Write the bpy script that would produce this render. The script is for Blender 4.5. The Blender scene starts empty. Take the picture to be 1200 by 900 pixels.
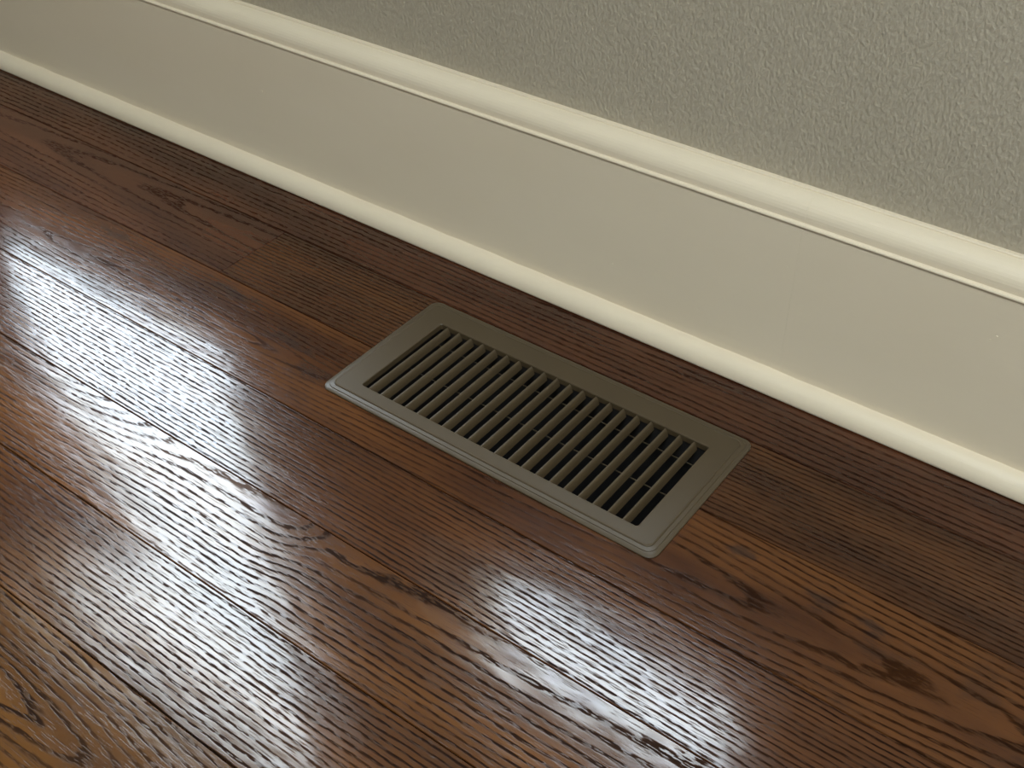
import bpy, bmesh, math, random
from mathutils import Matrix, Vector
random.seed(7)
S = bpy.context.scene
C = S.collection

# ---------------------------------------------------------------- camera
# world: x runs along the wall, y points into the wall, z is up, metres,
# origin on the floor in the middle of the register
F_PX = 1356.556
cam = bpy.data.cameras.new('camera'); cam.sensor_width = 36.0; cam.lens = 36.0 * F_PX / 1200.0
cam.clip_start = 0.02
cam_o = bpy.data.objects.new('camera', cam); C.objects.link(cam_o)
right = Vector((0.79711693, 0.60362487, -0.01554426))
up = Vector((-0.37847845, 0.51952696, 0.76605862))
fwd = Vector((-0.47048769, 0.60475512, -0.64258273))
m = Matrix((right, up, -fwd)).transposed().to_4x4()
m.translation = Vector((0.39212841, -0.52453224, 0.58316683))
cam_o.matrix_world = m
S.camera = cam_o

# ---------------------------------------------------------------- sky and exposure
W = bpy.data.worlds.new('overcast_sky'); S.world = W; W.use_nodes = True
bg = W.node_tree.nodes['Background']
bg.inputs['Color'].default_value = (0.78, 0.90, 1.0, 1)
# evenly overcast sky: the zenith three times as bright as the horizon, all the way round
wn, wl = W.node_tree.nodes, W.node_tree.links
tc = wn.new('ShaderNodeTexCoord'); sx = wn.new('ShaderNodeSeparateXYZ'); wl.new(tc.outputs['Generated'], sx.inputs[0])
mx = wn.new('ShaderNodeMath'); mx.operation = 'MAXIMUM'; wl.new(sx.outputs[2], mx.inputs[0]); mx.inputs[1].default_value = 0.0
ma = wn.new('ShaderNodeMath'); ma.operation = 'MULTIPLY_ADD'; wl.new(mx.outputs[0], ma.inputs[0])
SKY = 34.0
ma.inputs[1].default_value = SKY*2/3; ma.inputs[2].default_value = SKY/3
wl.new(ma.outputs[0], bg.inputs['Strength'])
S.view_settings.view_transform = 'Standard'
S.view_settings.look = 'None'
S.view_settings.gamma = 1.0
S.view_settings.use_curve_mapping = False
S.view_settings.exposure = -0.17

# room extents
X0, X1, Y0, Y1, H = -3.0, 1.45, -3.0, 0.160, 2.6
# windows of the wall in view: (x0, x1, z0, z1)
WIN_A = (-1.62, -0.60, 0.33, 1.75)
WIN_B = (-0.28, 0.15, 0.45, 1.75)
# unseen openings added to light the trim from above and from the right
WIN_ADDED = (-1.10, -0.35, 1.0, 1.9)         # y0, y1, z0, z1 in the wall on the right
ADDED_SKYLIGHT = (0.50, 1.38, -2.45, -1.00)   # x0, x1, y0, y1 in the ceiling

def portal(name, loc, rot, sx, sy):
    l = bpy.data.lights.new(name, 'AREA'); l.shape = 'RECTANGLE'; l.size = sx; l.size_y = sy
    l.cycles.is_portal = True
    o = bpy.data.objects.new(name, l); C.objects.link(o); o.location = loc; o.rotation_euler = rot
    return o
for i, w in enumerate((WIN_A, WIN_B)):
    portal('daylight_portal', ((w[0]+w[1])/2, Y1+0.10, (w[2]+w[3])/2), (-math.pi/2, 0, 0), w[1]-w[0], w[3]-w[2])
w = WIN_ADDED
portal('daylight_portal', (X1+0.10, (w[0]+w[1])/2, (w[2]+w[3])/2), (0, math.pi/2, 0), w[3]-w[2], w[1]-w[0])
w = ADDED_SKYLIGHT
portal('daylight_portal', ((w[0]+w[1])/2, (w[2]+w[3])/2, H+0.05), (0, 0, 0), w[1]-w[0], w[3]-w[2])

# ---------------------------------------------------------------- mesh helpers
def mesh_obj(name, bm, mat, parent=None, smooth=False):
    me = bpy.data.meshes.new(name)
    bmesh.ops.recalc_face_normals(bm, faces=bm.faces[:])
    bm.to_mesh(me); bm.free()
    if smooth:
        for p in me.polygons: p.use_smooth = True
    me.materials.append(mat)
    o = bpy.data.objects.new(name, me); C.objects.link(o)
    if parent is not None: o.parent = parent
    return o
def box(bm, x0, x1, y0, y1, z0, z1):
    v = [bm.verts.new(p) for p in ((x0,y0,z0),(x1,y0,z0),(x1,y1,z0),(x0,y1,z0),(x0,y0,z1),(x1,y0,z1),(x1,y1,z1),(x0,y1,z1))]
    for f in ((3,2,1,0),(4,5,6,7),(0,1,5,4),(1,2,6,5),(2,3,7,6),(3,0,4,7)):
        bm.faces.new([v[i] for i in f])
def recenter(o):
    """put the origin at the middle of the mesh without moving it"""
    me = o.data
    c = sum((Vector(b) for b in o.bound_box), Vector()) / 8
    me.transform(Matrix.Translation(-c)); o.location = c
def sweep_x(bm, prof, x0, x1, cap=True):
    """extrude a (y, z) profile along x"""
    a = [bm.verts.new((x0, y, z)) for y, z in prof]; b = [bm.verts.new((x1, y, z)) for y, z in prof]
    n = len(prof)
    for i in range(n):
        j = (i+1) % n
        bm.faces.new((a[i], a[j], b[j], b[i]))
    if cap:
        bm.faces.new(a[::-1]); bm.faces.new(b)
def rrect(hx, hy, r, n=5):
    pts = []
    for cx, cy, a0 in ((hx-r, hy-r, 0), (-hx+r, hy-r, 90), (-hx+r, -hy+r, 180), (hx-r, -hy+r, 270)):
        for k in range(n+1):
            a = math.radians(a0 + 90*k/n)
            pts.append((cx + r*math.cos(a), cy + r*math.sin(a)))
    return pts
def ring_faces(bm, A, B):
    n = len(A)
    for i in range(n):
        bm.faces.new((A[i], A[(i+1) % n], B[(i+1) % n], B[i]))

# ---------------------------------------------------------------- material helpers
def srgb(r, g, b):
    f = lambda c: (c/255/12.92) if c/255 <= 0.04045 else ((c/255+0.055)/1.055)**2.4
    return (f(r), f(g), f(b), 1)
class NT:
    def __init__(s, name):
        s.mat = bpy.data.materials.new(name); s.mat.use_nodes = True
        s.t = s.mat.node_tree; s.n = s.t.nodes; s.l = s.t.links
        s.bsdf = s.n['Principled BSDF']
    def link(s, a, b): s.l.new(a, b)
    def _set(s, sock, v):
        if hasattr(v, 'is_linked') or isinstance(v, bpy.types.NodeSocket): s.l.new(v, sock)
        else: sock.default_value = v
    def m(s, op, a, b=None, c=None, clamp=False):
        n = s.n.new('ShaderNodeMath'); n.operation = op; n.use_clamp = clamp
        s._set(n.inputs[0], a)
        if b is not None: s._set(n.inputs[1], b)
        if c is not None: s._set(n.inputs[2], c)
        return n.outputs[0]
    def xyz(s, x, y, z):
        n = s.n.new('ShaderNodeCombineXYZ')
        s._set(n.inputs[0], x); s._set(n.inputs[1], y); s._set(n.inputs[2], z)
        return n.outputs[0]
    def noise(s, vec, scale=1.0, detail=2.0, rough=0.5, dist=0.0):
        n = s.n.new('ShaderNodeTexNoise'); s._set(n.inputs['Vector'], vec)
        n.inputs['Scale'].default_value = scale; n.inputs['Detail'].default_value = detail
        n.inputs['Roughness'].default_value = rough; n.inputs['Distortion'].default_value = dist
        return n.outputs[0]
    def step(s, v, a, b, lo=0.0, hi=1.0):
        n = s.n.new('ShaderNodeMapRange'); n.interpolation_type = 'SMOOTHSTEP'
        s._set(n.inputs[0], v); n.inputs[1].default_value = a; n.inputs[2].default_value = b
        n.inputs[3].default_value = lo; n.inputs[4].default_value = hi
        return n.outputs[0]
    def mix(s, f, a, b):
        n = s.n.new('ShaderNodeMix'); n.data_type = 'RGBA'
        s._set(n.inputs[0], f); s._set(n.inputs[6], a); s._set(n.inputs[7], b)
        return n.outputs[2]
    def pos(s):
        n = s.n.new('ShaderNodeNewGeometry'); sp = s.n.new('ShaderNodeSeparateXYZ')
        s.l.new(n.outputs['Position'], sp.inputs[0]); return n.outputs['Position'], sp.outputs
    def bump(s, h, dist, strength=1.0):
        n = s.n.new('ShaderNodeBump'); n.inputs['Strength'].default_value = strength
        n.inputs['Distance'].default_value = dist; s._set(n.inputs['Height'], h)
        s.l.new(n.outputs[0], s.bsdf.inputs['Normal'])

def plain(name, col, rough=0.5, metal=0.0, spec=0.5):
    t = NT(name); t.bsdf.inputs['Base Color'].default_value = col
    t.bsdf.inputs['Roughness'].default_value = rough; t.bsdf.inputs['Metallic'].default_value = metal
    t.bsdf.inputs['Specular IOR Level'].default_value = spec
    return t.mat

# painted trim: warm off-white, brush marks along the run
def mat_trim():
    t = NT('trim_paint'); P, c = t.pos()
    big = t.noise(t.xyz(t.m('MULTIPLY', c[0], 6), t.m('MULTIPLY', c[1], 14), t.m('MULTIPLY', c[2], 14)), 1, 3)
    brush = t.noise(t.xyz(t.m('MULTIPLY', c[0], 25), t.m('MULTIPLY', c[1], 700), t.m('MULTIPLY', c[2], 700)), 1, 2)
    fine = t.noise(P, 220, 3)
    col = t.mix(big, srgb(210, 192, 163), srgb(218, 201, 174))
    t.link(col, t.bsdf.inputs['Base Color'])
    t.bsdf.inputs['Roughness'].default_value = 0.42
    h = t.m('ADD', t.m('MULTIPLY', brush, 0.5), t.m('MULTIPLY', fine, 0.6))
    t.bump(h, 0.00022, 0.9)
    return t.mat
# rolled wall paint with stipple
def mat_wall():
    t = NT('wall_paint'); P, c = t.pos()
    st = t.noise(t.xyz(t.m('MULTIPLY', c[0], 430), t.m('MULTIPLY', c[1], 430), t.m('MULTIPLY', c[2], 270)), 1, 3, 0.55)
    big = t.noise(P, 9, 2)
    sp = t.step(st, 0.3, 0.75)
    col = t.mix(t.m('MULTIPLY_ADD', sp, 0.5, t.m('MULTIPLY', big, 0.4)), srgb(157, 145, 123), srgb(179, 166, 144))
    t.link(col, t.bsdf.inputs['Base Color'])
    t.bsdf.inputs['Roughness'].default_value = 0.6
    t.bump(st, 0.0011, 0.8)
    return t.mat
def mat_vent():
    t = NT('taupe_enamel'); P, c = t.pos()
    n = t.noise(P, 30, 3); f = t.noise(P, 900, 2)
    col = t.mix(n, srgb(62, 49, 31), srgb(67, 54, 35))
    t.link(col, t.bsdf.inputs['Base Color'])
    t.bsdf.inputs['Roughness'].default_value = 0.42
    t.bsdf.inputs['Specular IOR Level'].default_value = 0.45
    t.bsdf.inputs['Metallic'].default_value = 0.0
    t.bump(f, 0.00005, 0.4)
    return t.mat

def tint(c): return srgb(c[0]*0.72, c[1]*0.67, c[2]*0.60)
def mat_oak(name, vc=0.0, h0=0.02, s=0.0, d=0.0024, wv=0.003, wh=0.004, light=(112, 68, 36), dark=(66, 36, 20),
            pore=(26, 14, 8), tone=0.5, seed=0.0, band=0.55, fleck=0.0, drift=0.0, lowf=3.0, steps=(), depth=1.0, spots=()):
    """stained red oak: growth rings of a log cut by the board's face, with open pores along the rings.
    vc: lateral place of the pith line, h0 + s*x: its depth below the face, d: ring width"""
    t = NT(name); P, c = t.pos()
    u, v = c[0], c[1]
    n1 = t.noise(t.xyz(t.m('MULTIPLY', u, lowf), t.m('MULTIPLY', v, 14), seed), 1, 2)
    n2 = t.noise(t.xyz(t.m('MULTIPLY', u, lowf*1.7), t.m('MULTIPLY', v, 5), seed+31), 1, 2)
    n3 = t.noise(t.xyz(t.m('MULTIPLY', u, 40), t.m('MULTIPLY', v, 220), seed+3), 1, 2)
    vv = t.m('ADD', t.m('SUBTRACT', v, vc), t.m('MULTIPLY', t.m('SUBTRACT', n1, 0.5), wv*2))
    vv = t.m('ADD', vv, t.m('MULTIPLY', u, drift))
    hh = t.m('ADD', t.m('MULTIPLY_ADD', u, s, h0), t.m('MULTIPLY', t.m('SUBTRACT', n2, 0.5), wh*2))
    for u0, u1, amt in steps: hh = t.m('ADD', hh, t.step(u, u0, u1, 0.0, amt))
    r = t.m('SQRT', t.m('ADD', t.m('MULTIPLY', vv, vv), t.m('MULTIPLY', hh, hh)))
    ph = t.m('ADD', t.m('DIVIDE', r, d), t.m('MULTIPLY', t.m('SUBTRACT', n3, 0.5), 0.55))
    fr = t.m('FRACT', ph)
    # one side of every ring sharp, the other fading: spring wood with pores
    ringA = t.step(fr, 0.0, 0.10); ringB = t.step(fr, 0.24, 0.50, 1.0, 0.0)
    ring = t.m('MULTIPLY', ringA, ringB)
    vari = t.noise(t.xyz(t.m('MULTIPLY', ph, 0.37), t.m('MULTIPLY', u, 6), seed+9), 1, 1)
    ringw = t.m('MULTIPLY', ring, t.step(vari, 0.25, 0.65, 0.45, 1.0))
    dash = t.noise(t.xyz(t.m('MULTIPLY', u, 130), t.m('MULTIPLY', v, 800), seed+5), 1, 1.5)
    dashm = t.step(dash, 0.40, 0.53)
    fine = t.noise(t.xyz(t.m('MULTIPLY', u, 70), t.m('MULTIPLY', v, 1400), seed+7), 1, 1)
    finem = t.step(fine, 0.58, 0.72)
    cav = t.m('MAXIMUM', t.m('MULTIPLY', ringw, t.m('MULTIPLY_ADD', dashm, 0.85, 0.15)), t.m('MULTIPLY', finem, 0.35))
    cav = t.m('MULTIPLY', cav, depth)
    cloud = t.noise(t.xyz(t.m('MULTIPLY', u, 7), t.m('MULTIPLY', v, 32), seed+13), 1, 3)
    base = t.mix(t.step(cloud, 0.25, 0.75), tint(dark), tint(light))
    base = t.mix(t.m('MULTIPLY', ringw, band), base, srgb(*[k*0.5 for k in dark]))
    if fleck > 0:
        mk = t.step(t.noise(t.xyz(t.m('MULTIPLY', u, 16), t.m('MULTIPLY', v, 38), seed+17), 1, 4, 0.65), 0.56, 0.70)
        base = t.mix(t.m('MULTIPLY', mk, fleck), base, srgb(38, 27, 22))
    for su, sv, ru, rv in spots:       # mineral stain
        du = t.m('DIVIDE', t.m('SUBTRACT', u, su), ru); dv = t.m('DIVIDE', t.m('SUBTRACT', v, sv), rv)
        q = t.m('SQRT', t.m('ADD', t.m('MULTIPLY', du, du), t.m('MULTIPLY', dv, dv)))
        nz = t.noise(t.xyz(t.m('MULTIPLY', u, 60), t.m('MULTIPLY', v, 190), seed+su), 1, 4, 0.65)
        mk = t.step(t.m('ADD', q, t.m('MULTIPLY', t.m('SUBTRACT', nz, 0.5), 3.0)), 0.1, 1.1, 0.6, 0.0)
        base = t.mix(mk, base, srgb(36, 27, 24))
    base = t.mix(t.m('MULTIPLY', cav, 0.95), base, srgb(*pore))
    t.link(base, t.bsdf.inputs['Base Color'])
    t.link(t.m('MULTIPLY_ADD', cav, 0.25, 0.135), t.bsdf.inputs['Roughness'])
    t.link(t.step(cav, 0.0, 0.55, 0.46, 0.02), t.bsdf.inputs['Specular IOR Level'])
    wave = t.noise(t.xyz(t.m('MULTIPLY', u, 18), t.m('MULTIPLY', v, 45), seed+23), 1, 2)
    h = t.m('ADD', t.m('MULTIPLY', cav, -0.000035), t.m('MULTIPLY', wave, 0.0004))
    t.bump(h, 1.0, 1.0)
    return t.mat

TRIM = mat_trim(); WALL = mat_wall(); VENT = mat_vent()
DUCT = plain('dark_duct_metal', srgb(22, 18, 14), 0.7, 0.0)
SUB = plain('subfloor_wood', srgb(60, 45, 32), 0.8)
CEIL = plain('ceiling_paint', srgb(225, 222, 212), 0.8)
ROOMW = plain('room_paint', srgb(150, 143, 126), 0.7)
ADDED_DRAPE = plain('added_drape_cloth', srgb(48, 36, 30), 0.9, 0.0, 0.2)  # cloth of the added glare blocker
def mat_added_blind():  # cloth of the added blind that cuts the small window's reflection
    t = NT('added_blind_cloth'); tr = t.n.new('ShaderNodeBsdfTranslucent'); tr.inputs[0].default_value = srgb(150, 140, 120)
    mx = t.n.new('ShaderNodeMixShader'); mx.inputs[0].default_value = 0.12
    t.bsdf.inputs['Base Color'].default_value = srgb(190, 182, 164); t.bsdf.inputs['Roughness'].default_value = 0.9
    t.link(t.bsdf.outputs[0], mx.inputs[1]); t.link(tr.outputs[0], mx.inputs[2])
    t.link(mx.outputs[0], t.n['Material Output'].inputs['Surface'])
    return t.mat
ADDED_BLIND = mat_added_blind()
GROUND = plain('lawn', srgb(90, 105, 70), 0.9)

def structure(o): o['kind'] = 'structure'; return o

# ---------------------------------------------------------------- room shell
def wall_with_holes(name, axis, a0, a1, face, thick, holes, mat):
    """a wall slab cut into boxes round its windows; axis 'x': along x at y=face; 'y': along y at x=face"""
    bm = bmesh.new()
    xs = sorted({a0, a1, *[h[0] for h in holes], *[h[1] for h in holes]})
    zs = sorted({-0.04, H, *[h[2] for h in holes], *[h[3] for h in holes]})
    nx, nz = len(xs)-1, len(zs)-1
    solid = lambda i, k: 0 <= i < nx and 0 <= k < nz and not any(
        h[0] <= (xs[i]+xs[i+1])/2 <= h[1] and h[2] <= (zs[k]+zs[k+1])/2 <= h[3] for h in holes)
    V = {}
    def vert(i, j, k):
        if (i, j, k) not in V:
            d = (face, face+thick)[j]
            V[i, j, k] = bm.verts.new((xs[i], d, zs[k]) if axis == 'x' else (d, xs[i], zs[k]))
        return V[i, j, k]
    for i in range(nx):
        for k in range(nz):
            if not solid(i, k): continue
            bm.faces.new([vert(*q) for q in ((i,0,k),(i+1,0,k),(i+1,0,k+1),(i,0,k+1))])
            bm.faces.new([vert(*q) for q in ((i,1,k),(i,1,k+1),(i+1,1,k+1),(i+1,1,k))])
            if not solid(i-1, k): bm.faces.new([vert(*q) for q in ((i,0,k),(i,0,k+1),(i,1,k+1),(i,1,k))])
            if not solid(i+1, k): bm.faces.new([vert(*q) for q in ((i+1,0,k),(i+1,1,k),(i+1,1,k+1),(i+1,0,k+1))])
            if not solid(i, k-1): bm.faces.new([vert(*q) for q in ((i,0,k),(i,1,k),(i+1,1,k),(i+1,0,k))])
            if not solid(i, k+1): bm.faces.new([vert(*q) for q in ((i,0,k+1),(i+1,0,k+1),(i+1,1,k+1),(i,1,k+1))])
    return structure(mesh_obj(name, bm, mat))
wall_with_holes('wall_back', 'x', X0-0.15, X1+0.15, Y1, 0.15, (WIN_A, WIN_B), WALL)
wall_with_holes('wall_front', 'x', X0-0.15, X1+0.15, Y0, -0.15, (), ROOMW)
wall_with_holes('wall_right', 'y', Y0, Y1, X1, 0.15, (WIN_ADDED,), ROOMW)
wall_with_holes('wall_left', 'y', Y0, Y1, X0, -0.15, (), ROOMW)
bm = bmesh.new(); k_ = ADDED_SKYLIGHT
for a in ((X0-0.15, k_[0], Y0-0.15, Y1+0.15), (k_[1], X1+0.15, Y0-0.15, Y1+0.15), (k_[0], k_[1], Y0-0.15, k_[2]), (k_[0], k_[1], k_[3], Y1+0.15)):
    box(bm, a[0], a[1], a[2], a[3], H, H+0.1)
structure(mesh_obj('ceiling', bm, CEIL))
bm = bmesh.new(); box(bm, -30, 30, -30, 30, -0.62, -0.60)
structure(mesh_obj('ground_outside', bm, GROUND))

def window(n, axis, a0, a1, z0, z1, face, out, rail=True):
    """casing frame, meeting rail and sill of a window; out = +1/-1 away from the room"""
    root = bpy.data.objects.new('window_%d' % n, None); C.objects.link(root); root['kind'] = 'structure'
    def bar(name, p0, p1, q0, q1, d0, d1):
        bm = bmesh.new()
        lo, hi = sorted((face+out*d0, face+out*d1))
        if axis == 'x': box(bm, p0, p1, lo, hi, q0, q1)
        else: box(bm, lo, hi, p0, p1, q0, q1)
        bmesh.ops.bevel(bm, geom=bm.edges[:], offset=0.003, segments=1, affect='EDGES')
        mesh_obj(name, bm, TRIM, root)
    t = 0.035
    bar('frame_side', a0, a0+t, z0, z1, 0.05, 0.10); bar('frame_side', a1-t, a1, z0, z1, 0.05, 0.10)
    bar('frame_head', a0+t, a1-t, z1-t, z1, 0.05, 0.10); bar('frame_foot', a0+t, a1-t, z0, z0+t, 0.05, 0.10)
    if rail: bar('meeting_rail', a0+t, a1-t, (z0+z1)/2-0.02, (z0+z1)/2+0.02, 0.05, 0.09)
    return root
w1 = window(1, 'x', *WIN_A, Y1, 1, False)
w2 = window(2, 'x', *WIN_B, Y1, 1, False)
# added unseen blind, limits the small window's floor reflection to its lower end
bm = bmesh.new(); box(bm, WIN_B[0]+0.006, WIN_B[1]-0.006, Y1+0.030, Y1+0.0312, 0.66, WIN_B[3]-0.01)
mesh_obj('added_blind', bm, ADDED_BLIND, w2)
bm = bmesh.new(); sweep_x(bm, [(Y1+0.0306+0.006*math.cos(a), 0.658+0.008*math.sin(a)) for a in [math.radians(30*k) for k in range(12)]], WIN_B[0]+0.004, WIN_B[1]-0.004)
mesh_obj('added_blind_bar', bm, TRIM, w2)
# added unseen cloth shape, blocks the long window's left side to darken floor glare
prof = [(0.02, -0.99), (0.30, -0.97), (0.46, -1.00), (0.56, -0.99), (0.62, -0.95), (0.70, -0.87), (0.82, -0.83), (0.90, -0.90), (0.98, -1.08), (1.08, -1.30), (1.25, -1.47), (1.45, -1.60), (1.75, -1.62), (2.1, -1.66)]
bm = bmesh.new(); rows = []
NF = 60
for z, xe in prof:
    xl = -1.78; front = []
    for k in range(NF+1):
        f = k/NF
        front.append((xl+(xe-xl)*f, Y1-0.035 - 0.022*math.cos(f*2*math.pi*6) - 0.02*math.sin(f*math.pi)))
    rows.append([bm.verts.new((a, b, z)) for a, b in front] + [bm.verts.new((a, b+0.004, z)) for a, b in front[::-1]])
for A, B in zip(rows, rows[1:]): ring_faces(bm, A, B)
mesh_obj('added_drape', bm, ADDED_DRAPE, w1, smooth=True)
window(4, 'y', *WIN_ADDED, X1, 1)  # added unseen opening, brightens the right end of the trim
w3 = bpy.data.objects.new('window_3', None); C.objects.link(w3); w3['kind'] = 'structure'  # frame of the added ceiling opening that gives light from above
for x0, x1, y0, y1 in ((k_[0], k_[0]+0.04, k_[2], k_[3]), (k_[1]-0.04, k_[1], k_[2], k_[3]), (k_[0]+0.04, k_[1]-0.04, k_[2], k_[2]+0.04), (k_[0]+0.04, k_[1]-0.04, k_[3]-0.04, k_[3])):
    bm = bmesh.new(); box(bm, x0, x1, y0, y1, H+0.02, H+0.09); bmesh.ops.bevel(bm, geom=bm.edges[:], offset=0.003, segments=1, affect='EDGES')
    mesh_obj('added_skylight_curb', bm, TRIM, w3)

# ---------------------------------------------------------------- floor boards
HX, HY = 0.1335, 0.0535          # half size of the hole under the register
bm = bmesh.new()
for a in ((X0, X1, HY, Y1), (X0, X1, Y0, -HY), (X0, -HX, -HY, HY), (HX, X1, -HY, HY)):
    box(bm, a[0], a[1], a[2], a[3], -0.040, -0.0195)
floor = structure(mesh_obj('floor', bm, SUB))

OAK = {
 'row0':  mat_oak('oak_strip_by_wall', vc=0.30, h0=0.03, s=0.02, d=0.0062, wv=0.006, wh=0.006, light=(104, 60, 36), dark=(74, 41, 25), seed=1, band=0.40, depth=0.7),
 'row1a': mat_oak('oak_arched_reddish', vc=0.052, h0=0.006, s=-0.035, d=0.0055, wv=0.004, wh=0.002, light=(100, 60, 38), dark=(70, 40, 26), seed=2, band=0.35, depth=0.55),
 'row1b': mat_oak('oak_fine_straight_brown', vc=0.25, h0=0.03, s=0.03, d=0.0044, wv=0.004, wh=0.004, light=(102, 62, 32), dark=(70, 40, 22), seed=4, band=0.4, depth=0.85, drift=-0.02),
 'row2':  mat_oak('oak_streaked_amber', vc=-0.055, h0=0.016, s=0.05, d=0.0044, wv=0.004, wh=0.004, light=(116, 72, 36), dark=(74, 41, 22), seed=5.5, band=0.45, depth=0.75, fleck=0.35, lowf=3.5, spots=((-0.303, -0.020, 0.035, 0.007), (-0.216, -0.038, 0.030, 0.011), (-0.175, -0.060, 0.022, 0.010), (0.195, -0.024, 0.016, 0.006), (0.255, -0.030, 0.014, 0.009), (0.29, -0.032, 0.012, 0.010), (-0.47, -0.02, 0.03, 0.008))),
 'row3':  mat_oak('oak_rift_lines', vc=0.25, h0=0.05, s=0.0, d=0.0042, wv=0.002, wh=0.003, light=(104, 63, 33), dark=(78, 46, 26), seed=6.2, band=0.6),
 'row4':  mat_oak('oak_cathedral_amber', vc=-0.1735, h0=0.012, s=0.02, d=0.0042, wv=0.0025, wh=0.002, steps=((-0.36, -0.16, 0.020), (-0.075, -0.025, 0.009), (0.3, 0.6, 0.03)), light=(128, 82, 38), dark=(88, 53, 27), seed=8.4, band=0.6),
 'row5':  mat_oak('oak_wavy_lines', vc=-0.10, h0=0.03, s=0.05, d=0.0044, wv=0.005, wh=0.004, light=(116, 73, 36), dark=(82, 50, 27), seed=9.1, band=0.6),
 'row6':  mat_oak('oak_cathedral_pale', vc=-0.385, h0=0.02, s=0.12, d=0.0050, wv=0.004, wh=0.008, light=(126, 86, 44), dark=(92, 60, 32), seed=11.3, band=0.55),
}
GAP, CH = 0.00035, 0.0006
def plank(outline_in, mat, dz=0.0):
    """board from a counter-clockwise outline, with eased top edges"""
    def inset(pts, d):
        n = len(pts); res = []
        for i in range(n):
            p0, p1, p2 = Vector(pts[i-1]), Vector(pts[i]), Vector(pts[(i+1) % n])
            e1 = (p1-p0).normalized(); e2 = (p2-p1).normalized()
            n1 = Vector((-e1.y, e1.x)); n2 = Vector((-e2.y, e2.x))
            res.append(tuple(p1 + (n1+n2)*d))
        return res
    a = inset(outline_in, GAP); b = inset(outline_in, GAP+CH*0.7)
    bm = bmesh.new()
    L0 = [bm.verts.new((x, y, -0.019)) for x, y in a]
    L1 = [bm.verts.new((x, y, dz-CH)) for x, y in a]
    L2 = [bm.verts.new((x, y, dz)) for x, y in b]
    ring_faces(bm, L0, L1); ring_faces(bm, L1, L2)
    bm.faces.new(L2); bm.faces.new(L0[::-1])
    o = mesh_obj('plank', bm, mat, floor); recenter(o)
    return o
def rect(x0, x1, y0, y1): return [(x0, y0), (x1, y0), (x1, y1), (x0, y1)]
SEAM = [0.1585, 0.0757, -0.0058, -0.0985, -0.1745, -0.2555, -0.3366, -0.4192]
plank(rect(-1.32, 0.95, SEAM[1], SEAM[0]), OAK['row0'])
plank(rect(-1.30, -0.3395, SEAM[2], SEAM[1]), OAK['row1a'])
plank([(-0.3395, SEAM[2]), (-HX, SEAM[2]), (-HX, HY), (HX, HY), (HX, SEAM[2]), (0.86, SEAM[2]), (0.86, SEAM[1]), (-0.3395, SEAM[1])], OAK['row1b'])
plank([(-0.98, SEAM[3]), (1.05, SEAM[3]), (1.05, SEAM[2]), (HX, SEAM[2]), (HX, -HY), (-HX, -HY), (-HX, SEAM[2]), (-0.98, SEAM[2])], OAK['row2'])
plank(rect(-0.85, 0.62, SEAM[4], SEAM[3]), OAK['row3'])
plank(rect(-1.02, 0.88, SEAM[5], SEAM[4]), OAK['row4'])
plank(rect(-0.70, 0.75, SEAM[6], SEAM[5]), OAK['row5'])
plank(rect(-0.95, 0.66, SEAM[7], SEAM[6]), OAK['row6'])
ends = {0: (-1.32, 0.95), 1: (-1.30, 0.86), 2: (-0.98, 1.05), 3: (-0.85, 0.62), 4: (-1.02, 0.88), 5: (-0.70, 0.75), 6: (-0.95, 0.66)}
names = list(OAK)
for r_, (a, b) in ends.items():                      # the same rows carried on to the side walls
    plank(rect(X0, a, SEAM[r_+1], SEAM[r_]), OAK[names[(r_*3+1) % 8]]); plank(rect(b, X1, SEAM[r_+1], SEAM[r_]), OAK[names[(r_*3+4) % 8]])
y = SEAM[-1]; k = 0
while y > Y0 + 0.01:                                 # the rest of the room
    y2 = max(y - 0.0826, Y0); cuts = [X0, random.uniform(-1.4, -0.6), random.uniform(0.3, 1.2), X1]
    for i in range(3):
        plank(rect(cuts[i], cuts[i+1], y2, y), OAK[names[(k*3+i*2) % 8]])
    y = y2; k += 1

# ---------------------------------------------------------------- baseboard and shoe moulding
YB = 0.141                       # face of the baseboard
def base_profile():
    p = [(Y1+0.002, 0.0), (YB, 0.0), (YB, 0.1455)]
    for k in range(7):           # small bead
        a = math.radians(-90 + 180*k/6)
        p.append((YB - 0.0001 - 0.0013*math.cos(a), 0.1471 + 0.0014*math.sin(a)))
    p += [(YB+0.0012, 0.1490), (YB+0.0012, 0.1515)]
    for k in range(1, 11):       # convex cap rolling back to the wall
        a = math.radians(90*k/10)
        p.append((YB+0.0012 + 0.0142*(1-math.cos(a)), 0.1515 + 0.0150*math.sin(a)))
    p += [(YB+0.0154, 0.1672), (YB+0.0160, 0.1680), (Y1+0.002, 0.1680)]
    return p
base = bpy.data.objects.new('baseboard_back', None); C.objects.link(base); base['kind'] = 'structure'
JX = 0.1335
for x0, x1 in ((X0+0.001, JX-0.00004), (JX+0.00004, X1-0.001)):
    bm = bmesh.new(); sweep_x(bm, base_profile(), x0, x1)
    o = mesh_obj('board', bm, TRIM, base)
    o.data.polygons.foreach_set('use_smooth', [True]*len(o.data.polygons)) if False else None
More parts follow.
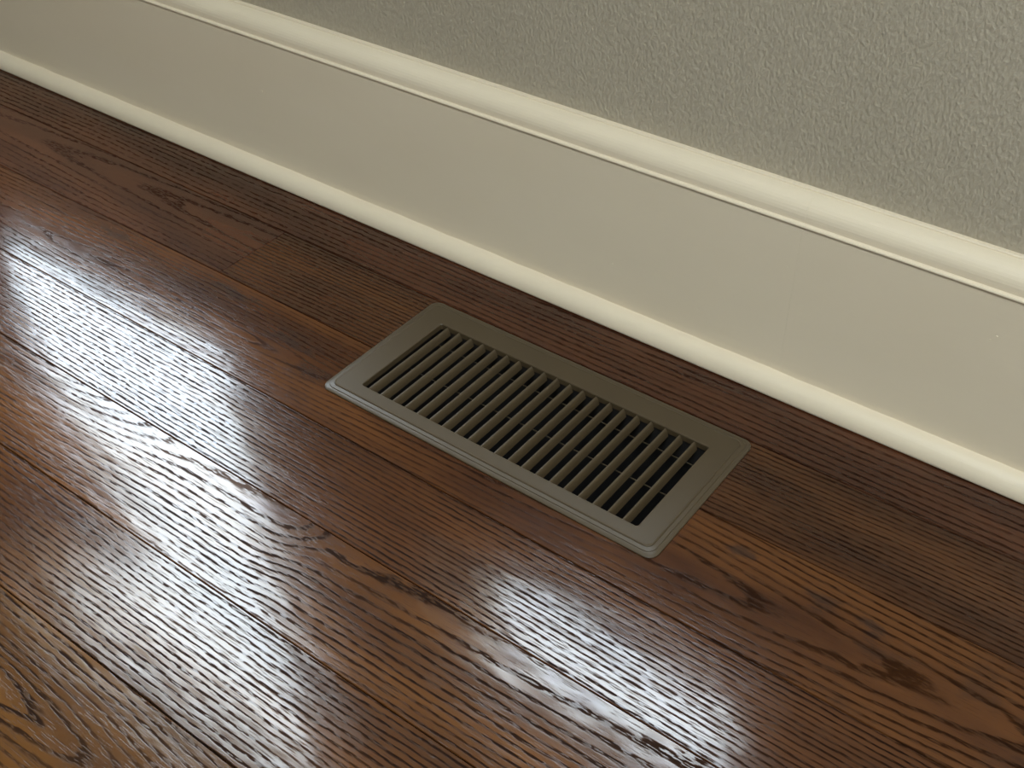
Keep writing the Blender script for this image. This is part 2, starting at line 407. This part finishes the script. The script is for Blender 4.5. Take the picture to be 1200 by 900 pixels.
# quarter-round shoe, its upper edge a little uneven with caulk
shoe = bpy.data.objects.new('trim_1', None); C.objects.link(shoe); shoe['kind'] = 'structure'
bm = bmesh.new()
NX = 400; YS = 0.1282; rows = []
import mathutils.noise as mn
for i in range(NX+1):
    x = X0 + 0.001 + (X1-X0-0.002)*i/NX
    j = 0.0007*mn.noise(Vector((x*37, 3, 0))) + 0.0004*mn.noise(Vector((x*140, 9, 0)))
    pr = [(YB+0.001, 0.0006), (YS+0.0004, 0.0006), (YS, 0.0012), (YS, 0.0030)]
    for k in range(1, 9):
        a = math.radians(90*k/8)
        pr.append((YS + (YB-YS)*(1-math.cos(a)), 0.0030 + (0.0140+j)*math.sin(a)))
    pr.append((YB+0.001, 0.0176+j))
    rows.append([bm.verts.new((x, a, b)) for a, b in pr])
for A, B in zip(rows, rows[1:]): ring_faces(bm, A, B)
bm.faces.new(rows[0]); bm.faces.new(rows[-1][::-1])
o = mesh_obj('shoe_moulding', bm, TRIM, shoe, smooth=True)
# chips and drips of paint on the board face
for x, z, r in ((0.2734, 0.1112, 0.0007), (0.2768, 0.1156, 0.0008), (-0.4191, 0.0937, 0.0011), (0.1271, 0.1104, 0.0006), (0.06, 0.045, 0.0006), (-0.02, 0.055, 0.0006)):
    bm = bmesh.new(); bmesh.ops.create_icosphere(bm, subdivisions=1, radius=r)
    bmesh.ops.scale(bm, vec=(1.3, 0.5, 0.8), verts=bm.verts[:])
    bmesh.ops.translate(bm, vec=(x, YB-r*0.15, z), verts=bm.verts[:])
    o = mesh_obj('paint_drip', bm, TRIM, base, smooth=True); recenter(o)

# ---------------------------------------------------------------- floor register
reg = bpy.data.objects.new('floor_register', None); C.objects.link(reg)
reg['label'] = 'taupe metal floor register with slanted louvers set into dark oak floor beside baseboard'
reg['category'] = 'floor vent'
OX, OY = 0.1525, 0.0706          # outer half size
CX, CY = -0.0015, 0.0035         # the plate sits a little off the opening's middle
IX, IY = 0.1270, 0.0485          # opening half size
ZT = 0.0035
bm = bmesh.new()
prof = [(0.0, 0.0002, 0.008), (0.0, 0.0010, 0.008), (0.0005, 0.0014, 0.0078), (0.0032, 0.0019, 0.0070), (0.0036, 0.0025, 0.0066), (0.0062, 0.0030, 0.0055), (0.0065, 0.0036, 0.0050), (0.0069, 0.0038, 0.0047), (0.0074, 0.0037, 0.0044), (0.0079, ZT, 0.0042)]
loops = []
for off, z, r in prof:
    loops.append([bm.verts.new((CX+x, CY+y, z)) for x, y in rrect(OX-off, OY-off, r, 6)])
ia = [bm.verts.new((x, y, ZT)) for x, y in rrect(IX+0.0006, IY+0.0006, 0.0026, 6)]
ib = [bm.verts.new((x, y, ZT-0.0005)) for x, y in rrect(IX, IY, 0.0022, 6)]
ic = [bm.verts.new((x, y, ZT-0.0052)) for x, y in rrect(IX, IY, 0.0022, 6)]
idd = [bm.verts.new((x, y, ZT-0.0052)) for x, y in rrect(IX+0.001, IY+0.001, 0.0022, 6)]
ie = [bm.verts.new((x, y, ZT-0.0015)) for x, y in rrect(IX+0.001, IY+0.001, 0.0022, 6)]
low = [bm.verts.new((CX+x, CY+y, 0.0002)) for x, y in rrect(OX-0.003, OY-0.003, 0.007, 6)]
L = loops + [ia, ib, ic, idd, ie, low]
for A, B in zip(L, L[1:]): ring_faces(bm, A, B)
ring_faces(bm, low, loops[0])
flat = [f for f in bm.faces if all(abs(v.co.z-ZT) < 1e-6 for v in f.verts)]
flat_i = []
bm.faces.index_update(); flat_i = [f.index for f in flat]
face = mesh_obj('face_plate', bm, VENT, reg, smooth=True)
face.data.set_sharp_from_angle(angle=math.radians(28))
for k in flat_i: face.data.polygons[k].use_smooth = False
# louvers: thin curved blades running across the opening, falling away to the right
def louver_mesh():
    bm = bmesh.new()
    path = []
    N = 6
    for k in range(N+1):
        f = k/N
        x = 0.0033*math.sin(f*math.radians(62))/math.sin(math.radians(62))
        z = -0.0068*(1-math.cos(f*math.radians(62)))/(1-math.cos(math.radians(62)))
        path.append((x, z))
    th = 0.0009
    upper, lower = [], []
    for i, (x, z) in enumerate(path):
        a = path[max(i-1, 0)]; b = path[min(i+1, N)]
        t = Vector((b[0]-a[0], b[1]-a[1])).normalized(); n = Vector((-t.y, t.x))
        upper.append((x, z)); lower.append((x-n.x*th, z-n.y*th))
    sec = upper + lower[::-1]
    rows = []
    for y in (-IY+0.0001, -IY+0.003, IY-0.003, IY-0.0001):
        rows.append([bm.verts.new((x, y, z)) for x, z in sec])
    for A, B in zip(rows, rows[1:]): ring_faces(bm, A, B)
    bm.faces.new(rows[0]); bm.faces.new(rows[-1][::-1])
    bmesh.ops.recalc_face_normals(bm, faces=bm.faces[:])
    me = bpy.data.meshes.new('louver'); bm.to_mesh(me); bm.free(); me.materials.append(VENT)
    return me
LM = louver_mesh()
for i in range(20):
    o = bpy.data.objects.new('louver', LM); C.objects.link(o); o.parent = reg
    o.location = (-0.1204 + i*0.01237, 0.0, ZT-0.0010)
# cross rods below the louvers
for yy in (0.0377, 0.0):
    bm = bmesh.new()
    sec = [(yy+0.0005*math.cos(a), -0.0100+0.0005*math.sin(a)) for a in [math.radians(45*k) for k in range(8)]]
    sweep_x(bm, sec, -IX+0.0002, IX-0.0002)
    mesh_obj('cross_rod', bm, VENT, reg, smooth=False)
# sleeve going down through the floor
bm = bmesh.new()
o1 = [bm.verts.new((x, y, 0.0000)) for x, y in rrect(IX+0.004, IY+0.003, 0.003, 3)]
o2 = [bm.verts.new((x, y, -0.120)) for x, y in rrect(IX+0.004, IY+0.003, 0.003, 3)]
i2 = [bm.verts.new((x, y, -0.119)) for x, y in rrect(IX+0.003, IY+0.002, 0.003, 3)]
i1 = [bm.verts.new((x, y, 0.0000)) for x, y in rrect(IX+0.003, IY+0.002, 0.003, 3)]
ring_faces(bm, o1, o2); bm.faces.new(o2); bm.faces.new(i2); ring_faces(bm, i2, i1); ring_faces(bm, i1, o1)
mesh_obj('duct_sleeve', bm, DUCT, reg)
